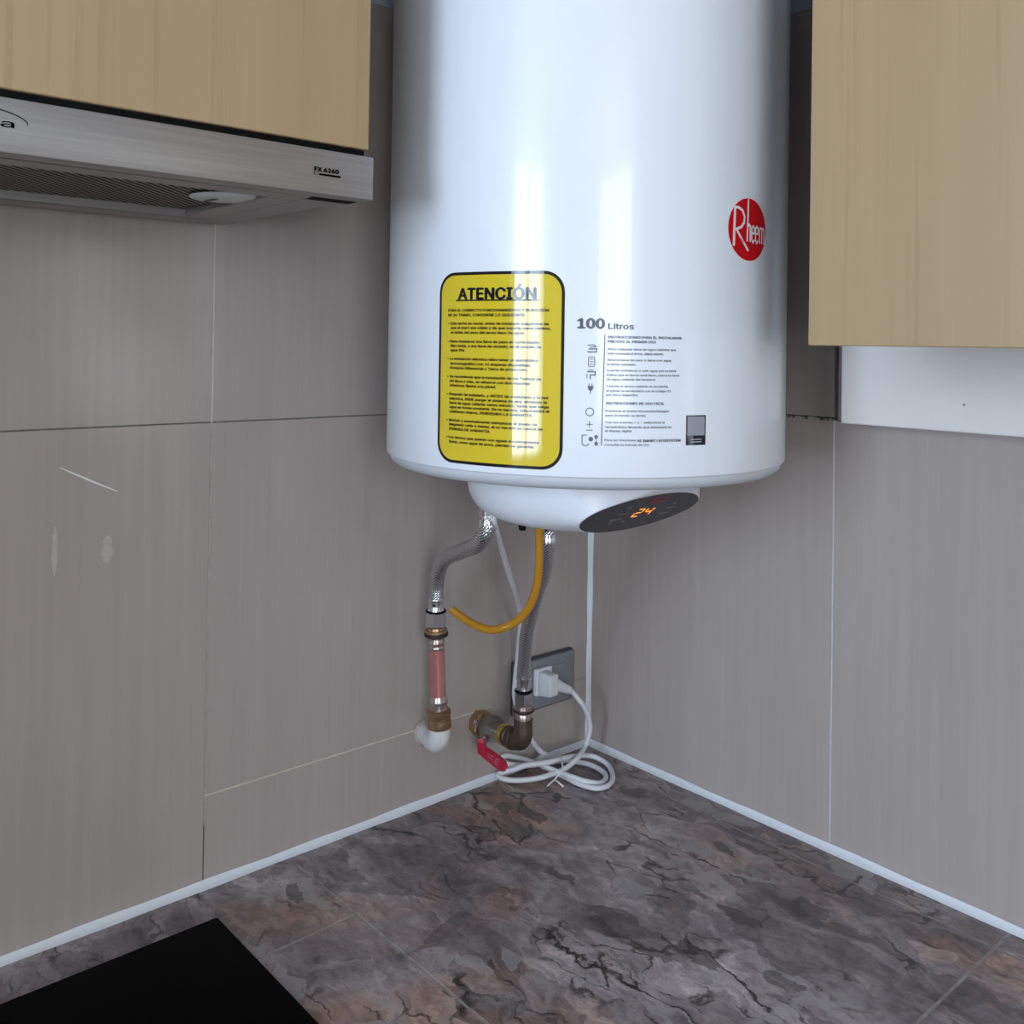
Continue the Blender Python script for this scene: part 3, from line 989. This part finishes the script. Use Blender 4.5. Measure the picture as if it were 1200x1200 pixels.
bm = solid(bmesh.new(), (.048, -.3371, .2735), (0, 0, -1), [(0, .0125), (.002, .0142), (.019, .0142), (.021, .0128)], 6, .35)
obj('nut', bm, CHROME, hh)
bm = rev(bmesh.new(), (.048, -.3372, .2745), (0, 0, -1), [(0, .0118), (.0005, .0135), (.0018, .0135)], 24)
obj('washer', bm, BLACK, hh, 40)

cp = thing('copper_pipe', (.048, -.3285, .117), 'short reddish copper pipe between hose nut and white elbow', 'pipe')
bm = solid(bmesh.new(), (.048, -.3366, .2525), (0, .055, -1), [(0, .0112), (.003, .0118), (.003, .0145), (.0085, .0148), (.0085, .0112), (.014, .0108)], 24)
obj('threaded_collar', bm, BRASS, cp, 40)
bm = solid(bmesh.new(), (.048, -.3361, .2462), (0, .055, -1), [(0, .0152), (.0045, .0156), (.0055, .0145)], 20)
obj('gasket_or_gap_shade', bm, RUBBER, cp, 40)
bm = solid(bmesh.new(), (.048, -.3356, .240), (0, .055, -1), [(0, .0098), (.006, .0098), (.007, .0106), (.0085, .0106), (.0095, .0098), (.0125, .0098), (.0135, .0104), (.0155, .0104), (.0175, .009)], 24)
obj('solder_sleeve', bm, SOLDER, cp, 40)
bm = solid(bmesh.new(), (.048, -.3349, .2295), (0, .055, -1), [(0, .0098), (.07, .0102)], 28)
obj('pipe', bm, COPPER, cp, 40)
bm = solid(bmesh.new(), (.048, -.3311, .163), (0, .055, -1), [(0, .0103), (.006, .0118), (.007, .0124), (.0085, .0118), (.012, .0112), (.019, .0118), (.022, .0124)], 28)
obj('solder_sleeve', bm, SOLDER, cp, 40)
bm = solid(bmesh.new(), (.048, -.3298, .1455), (0, .055, -1), [(0, .0125), (.002, .0155), (.007, .0155), (.008, .0148), (.0145, .0148), (.0155, .0158), (.023, .0158), (.0245, .0148)], 28)
obj('brass_coupling', bm, BRASS, cp, 40)

el = thing('pipe_elbow', (.02, -.3285, .1), 'white plastic pipe elbow coming out of the left wall', 'pipe elbow')
bm = tube(bmesh.new(), [(.048, -.3283, .1215), (.048, -.3283, .1135), (.046, -.3279, .1065), (.040, -.327, .1005), (.031, -.325, .0985), (.018, -.3225, .098), (.001, -.319, .098)], lambda t: .0142 if t < .75 else .0128, 24, 6)
obj('elbow', bm, PVC, el, 50)
bm = rev(bmesh.new(), (.0005, -.319, .098), (1, 0, 0), [(0, .017), (.002, .016), (.004, .0135), (.004, 0)], 18)
for v in bm.verts:
    v.co += Vector((random.uniform(0, .001), random.uniform(-.0015, .0015), random.uniform(-.0015, .0015)))
obj('putty_ring', bm, PUTTY, el, 50)

# ------------------------------------------------------------------ cold side: hose, bronze elbow, ball valve
VY, VZ = -.2235, .0875
EX = .0945
ch = thing('flexible_hose', (EX, -.224, .14), 'straight braided steel hose dropping in front of the grey socket', 'hose')
cold = [(.22, -.3023, .41), (.22, -.3023, .395), (.2135, -.2985, .373), (.195, -.286, .340), (.168, -.269, .3145), (.140, -.2535, .2790), (.118, -.2420, .2400), (.104, -.2315, .2050), (.0975, -.2275, .185), (EX, -.2245, .172)]
cold2 = []
bm = tube(bmesh.new(), cold, .0088, 20, 8)
obj('braid', bm, BRAID, ch, 60)
bm = rev(bmesh.new(), (.22, -.3023, .3950), (0, 0, 1), [(-.010, .0088), (-.010, .0095), (-.002, .0095), (-.001, .0089), (.004, .0089), (.005, .0097), (.025, .0097)], 24)
obj('ferrule', bm, CHROME, ch, 40)
bm = rev(bmesh.new(), (EX+.0012, -.2252, .1775), (-.06, .06, -1), [(0, .0088), (.001, .0098), (.004, .0098), (.005, .009), (.018, .009), (.02, .0098)], 24)
obj('ferrule', bm, CHROME, ch, 40)
bm = solid(bmesh.new(), (EX, -.2240, .1572), (0, 0, -1), [(0, .011), (.0015, .0128), (.0165, .0128), (.018, .0118)], 6, .15)
obj('nut', bm, CHROME, ch)
bm = rev(bmesh.new(), (EX, -.2240, .1592), (0, 0, -1), [(0, .0105), (.0006, .0122), (.002, .0122)], 24)
obj('washer', bm, BLACK, ch, 40)

be = thing('bronze_elbow', (EX, VY, .072), 'dark bronze pipe elbow joining the straight hose to the ball valve', 'pipe elbow')
bm = solid(bmesh.new(), (EX, VY, .1392), (0, 0, -1), [(0, .0105), (.004, .0105), (.004, .0138), (.008, .0140), (.0085, .0105), (.0105, .0102), (.012, .0112), (.019, .0112)], 28)
obj('threaded_neck', bm, SOLDER, be, 40)
bm = solid(bmesh.new(), (EX, VY, .1345), (0, 0, -1), [(0, .0142), (.003, .0145), (.0045, .0132)], 24)
obj('gasket_or_gap_shade', bm, RUBBER, be, 40)
bm = tube(bmesh.new(), [(EX, VY, .1205), (EX, VY, .110), (EX, VY, .1), (EX-.0035, VY, .0915), (EX-.012, VY, .0878), (EX-.02, VY, VZ), (EX-.03, VY, VZ)], .0128, 26, 6)
obj('elbow', bm, BRONZE, be, 50)
bm = solid(bmesh.new(), (.078, VY, VZ), (-1, 0, 0), [(0, .0128), (.001, .0148), (.006, .0148), (.007, .0132), (.010, .0132), (.011, .0142), (.015, .0142), (.016, .013)], 28)
obj('ring', bm, BRONZE, be, 40)

bv = thing('ball_valve', (.03, VY, .075), 'nickel ball valve with a red lever handle, on the left wall', 'valve')
bm = solid(bmesh.new(), (.063, VY, VZ), (-1, 0, 0), [(0, .0118), (.0012, .0118), (.0018, .0136), (.0038, .0136), (.0045, .0122), (.007, .0122), (.0075, .0138), (.0105, .0138), (.011, .0125)], 28)
obj('brass_thread', bm, BRASSY, bv, 40)
bm = solid(bmesh.new(), (.0535, VY, VZ), (-1, 0, 0), [(0, .0135), (.003, .0142), (.012, .0148), (.016, .0172), (.024, .0182), (.032, .0168), (.035, .0150), (.044, .0142), (.0525, .0142)], 28)
obj('body', bm, NICKEL, bv, 40)
bm = solid(bmesh.new(), (.001, VY, VZ), (1, 0, 0), [(0, .0178), (.004, .0185), (.012, .0182), (.014, .0165)], 8, .3)
obj('hex_collar', bm, BRASS, bv)
bm = solid(bmesh.new(), (.030, VY-.012, VZ-.008), (0, -.75, -.66), [(0, .0075), (.007, .0075), (.007, .0055), (.011, .0055), (.011, .0035), (.013, .0035)], 12)
obj('stem', bm, NICKEL, bv, 30)
bm = solid(bmesh.new(), (.018, VY-.0168, VZ+.0085), (0, -.9, .45), [(0, .0035), (.004, .0035), (.005, .002)], 10)
obj('bleed_screw', bm, CHROME, bv, 30)
# lever: a flat bar that steps down and runs out along the wall
L0 = Vector((.0335, -.2445, .0765)); L1 = Vector((.0415, -.2510, .0640)); L2 = Vector((.0985, -.2590, .0625))
def lever(pts, wd, th, up):
    bm = bmesh.new(); rings = []
    for i, p in enumerate(pts):
        t = (pts[min(i+1, len(pts)-1)]-pts[max(i-1, 0)]).normalized()
        s = t.cross(up).normalized(); n = s.cross(t)
        ww = wd[i]/2
        rings.append([bm.verts.new(p+s*a*ww+n*b*th/2) for a, b in ((-1, -.6), (-.8, -1), (.8, -1), (1, -.6), (1, .6), (.8, 1), (-.8, 1), (-1, .6))])
    for A, B in zip(rings, rings[1:]):
        for k in range(8):
            bm.faces.new((A[k], A[(k+1) % 8], B[(k+1) % 8], B[k]))
    bm.faces.new(rings[0]); bm.faces.new(rings[-1])
    bmesh.ops.recalc_face_normals(bm, faces=bm.faces)
    return bm
LP = [(0.0340, -0.2458, 0.0807), (0.0360, -0.2469, 0.0744), (0.0410, -0.2494, 0.0680), (0.0520, -0.2498, 0.0669), (0.0660, -0.2516, 0.0663), (0.0810, -0.2545, 0.0664), (0.0920, -0.2572, 0.0666), (0.0990, -0.2592, 0.0668)]
LP = [Vector(p) for p in LP]
UPV = Vector((.55, -.75, .35))
lev = obj('lever', lever(LP, [.009, .011, .0135, .0145, .015, .0155, .0145, .010], .0058, UPV), HANDLE, bv, 50)
t = (LP[6]-LP[2]).normalized(); s_ = t.cross(UPV).normalized(); n_ = s_.cross(t)
bm = bmesh.new()
c0 = LP[5]
stroke(bm, arc(0, 0, .0034, .0034, 0, 337, 15), .0011, True)
stroke(bm, [(-.0014, 0), (.0014, 0)], .0011)
stroke(bm, [(-.010, -.0016), (-.022, -.0016)], .0011); stroke(bm, [(-.010, .0016), (-.022, .0016)], .0006)
sgn = 1 if n_.dot(CAM-c0) > 0 else -1
map_bm(bm, lambda x, y, z: c0+t*x+s_*y+n_*sgn*.0032)
obj('handle_mark', bm, HANDLEMARK, lev)

# ------------------------------------------------------------------ amber drain tube
ad_ = thing('drain_tube', (.25, -.346, .40), 'translucent amber drain tube hanging in a hook below the heater', 'tube')
amb = [(.25, -.3462, .425), (.25, -.346, .4107), (.25, -.3455, .39), (.25, -.3452, .372), (.244, -.3425, .345), (.232, -.343, .318), (.216, -.350, .2985), (.201, -.3595, .2895), (.187, -.3665, .2865), (.172, -.3715, .2885), (.157, -.3770, .2935), (.14, -.384, .3029)]
bm = tube(bmesh.new(), amb, .0047, 16, 8)
at_ = obj('tube', bm, AMBER, ad_, 60)
d = (Vector(amb[-1])-Vector(amb[-2])).normalized()
bm = solid(bmesh.new(), Vector(amb[-1])-d*.001, d, [(0, .0036), (.0014, .0036)], 14)
obj('bore', bm, AMBERDARK, at_)

# ------------------------------------------------------------------ socket, plug and power cord
so = thing('wall_socket', (0, -.105, .12), 'grey wall socket plate with a white plug in it, near the corner', 'socket')
obj('back_box', bx((.0002, -.1635, .0815), (.0085, -.0445, .1590), .002, 2), SOCKETDARK, so, 40)
bm = bx((.0070, -.1665, .0840), (.0115, -.0425, .1565), .0022, 3)
obj('plate', bm, SOCKET, so, 40)
obj('module', bx((.0112, -.1440, .1010), (.0125, -.0650, .1420), .0006, 1), SOCKET, so)
for y in (-.155, -.054):
    bm = rev(bmesh.new(), (.0114, y, .1205), (1, 0, 0), [(0, .0016), (.0004, .0014), (.0005, 0)], 12)
    obj('screw', bm, SOCKET, so)

pc = thing('power_cord', (.06, -.12, .001), 'white power cord coiled on the worktop corner and plugged in', 'power cord')
bm = bmesh.new()
box(bm, (.0128, -.1305, .1065), (.0205, -.0985, .1455), .002, 2)
obj('plug', bm, CORD, pc, 40)
bm = bmesh.new()
box(bm, (.0195, -.1290, .1075), (.047, -.1105, .1430), .0035, 3)
for v in bm.verts:
    if v.co.z < .115 and v.co.x > .025:
        v.co.z += .004*(v.co.x-.025)/.02
obj('plug_body', bm, CORD, pc, 40)
bm = solid(bmesh.new(), (.041, -.1125, .1265), (.35, .85, -.42), [(0, .0088), (.006, .0088), (.007, .0078), (.016, .0072), (.0165, .0062), (.019, .0062), (.0195, .0068), (.026, .0058), (.027, .0048)], 20)
obj('strain_relief', bm, CORD, pc, 40)
path = [(0.0455, -0.1015, 0.1211), (0.0504, -0.0898, 0.1153), (0.0575, -0.0828, 0.1044), (0.0615, -0.0754, 0.0940), (0.0600, -0.0636, 0.0760), (0.0570, -0.0552, 0.0572), (0.0540, -0.0552, 0.0403), (0.0520, -0.0600, 0.0270), (0.0670, -0.0893, 0.0240), (0.0682, -0.1151, 0.0160), (0.0635, -0.1372, 0.0120), (0.0543, -0.1599, 0.0090), (0.0368, -0.1799, 0.0060), (0.0215, -0.1918, 0.0060), (0.0101, -0.1926, 0.0080), (0.0148, -0.1861, 0.0120), (0.0276, -0.1771, 0.0180), (0.0350, -0.1632, 0.0220), (0.0542, -0.1392, 0.0260), (0.0559, -0.1085, 0.0240), (0.0537, -0.0672, 0.0160), (0.0611, -0.0461, 0.0100), (0.0846, -0.0450, 0.0060), (0.1138, -0.0666, 0.0045), (0.1268, -0.0906, 0.0045), (0.1217, -0.1097, 0.0045), (0.0986, -0.1183, 0.0045), (0.0683, -0.1203, 0.0060), (0.0394, -0.1247, 0.0080), (0.0197, -0.1277, 0.0100), (0.0062, -0.1475, 0.0182), (0.0062, -0.1738, 0.0292), (0.0062, -0.1828, 0.0273), (0.0118, -0.1772, 0.0200), (0.0187, -0.1482, 0.0120), (0.0215, -0.1131, 0.0060), (0.0299, -0.0826, 0.0050), (0.0411, -0.0740, 0.0050), (0.0638, -0.0631, 0.0050), (0.0883, -0.0633, 0.0045), (0.1062, -0.0725, 0.0045), (0.1151, -0.0918, 0.0045), (0.1088, -0.1099, 0.0085), (0.0917, -0.1196, 0.0110), (0.0721, -0.1270, 0.0130), (0.0523, -0.1345, 0.0160), (0.0324, -0.1344, 0.0180), (0.0271, -0.1267, 0.0200), (0.0288, -0.1176, 0.0220), (0.0286, -0.1256, 0.0280), (0.0279, -0.1346, 0.0370), (0.0311, -0.1471, 0.0500), (0.0220, -0.1572, 0.0723), (0.0185, -0.1700, 0.1100), (0.0185, -0.1715, 0.1305), (0.0220, -0.1700, 0.1725), (0.0600, -0.2002, 0.2498), (0.1200, -0.2764, 0.3282), (0.2000, -0.3679, 0.4055), (0.2140, -0.3840, 0.4300)]
obj('cable', tube(bmesh.new(), path, .0037, 12, 7), CORD, pc, 60)
tt = thing('twist_tie', (.079, -.144, .004), 'small white twist tie around the coiled cord, ends splayed', 'tie')
ties = [[(0.0648, -0.1215, 0.0310), (0.0815, -0.1360, 0.0310), (0.0900, -0.1453, 0.0280), (0.0885, -0.1524, 0.0220), (0.0833, -0.1537, 0.0150), (0.0725, -0.1561, 0.0035)], [(0.0835, -0.1539, 0.0155), (0.0813, -0.1452, 0.0100), (0.0884, -0.1401, 0.0035)]]
bm = bmesh.new()
for q in ties:
    tube(bm, q, .0011, 6, 5)
obj('wire', bm, TIE, tt, 60)
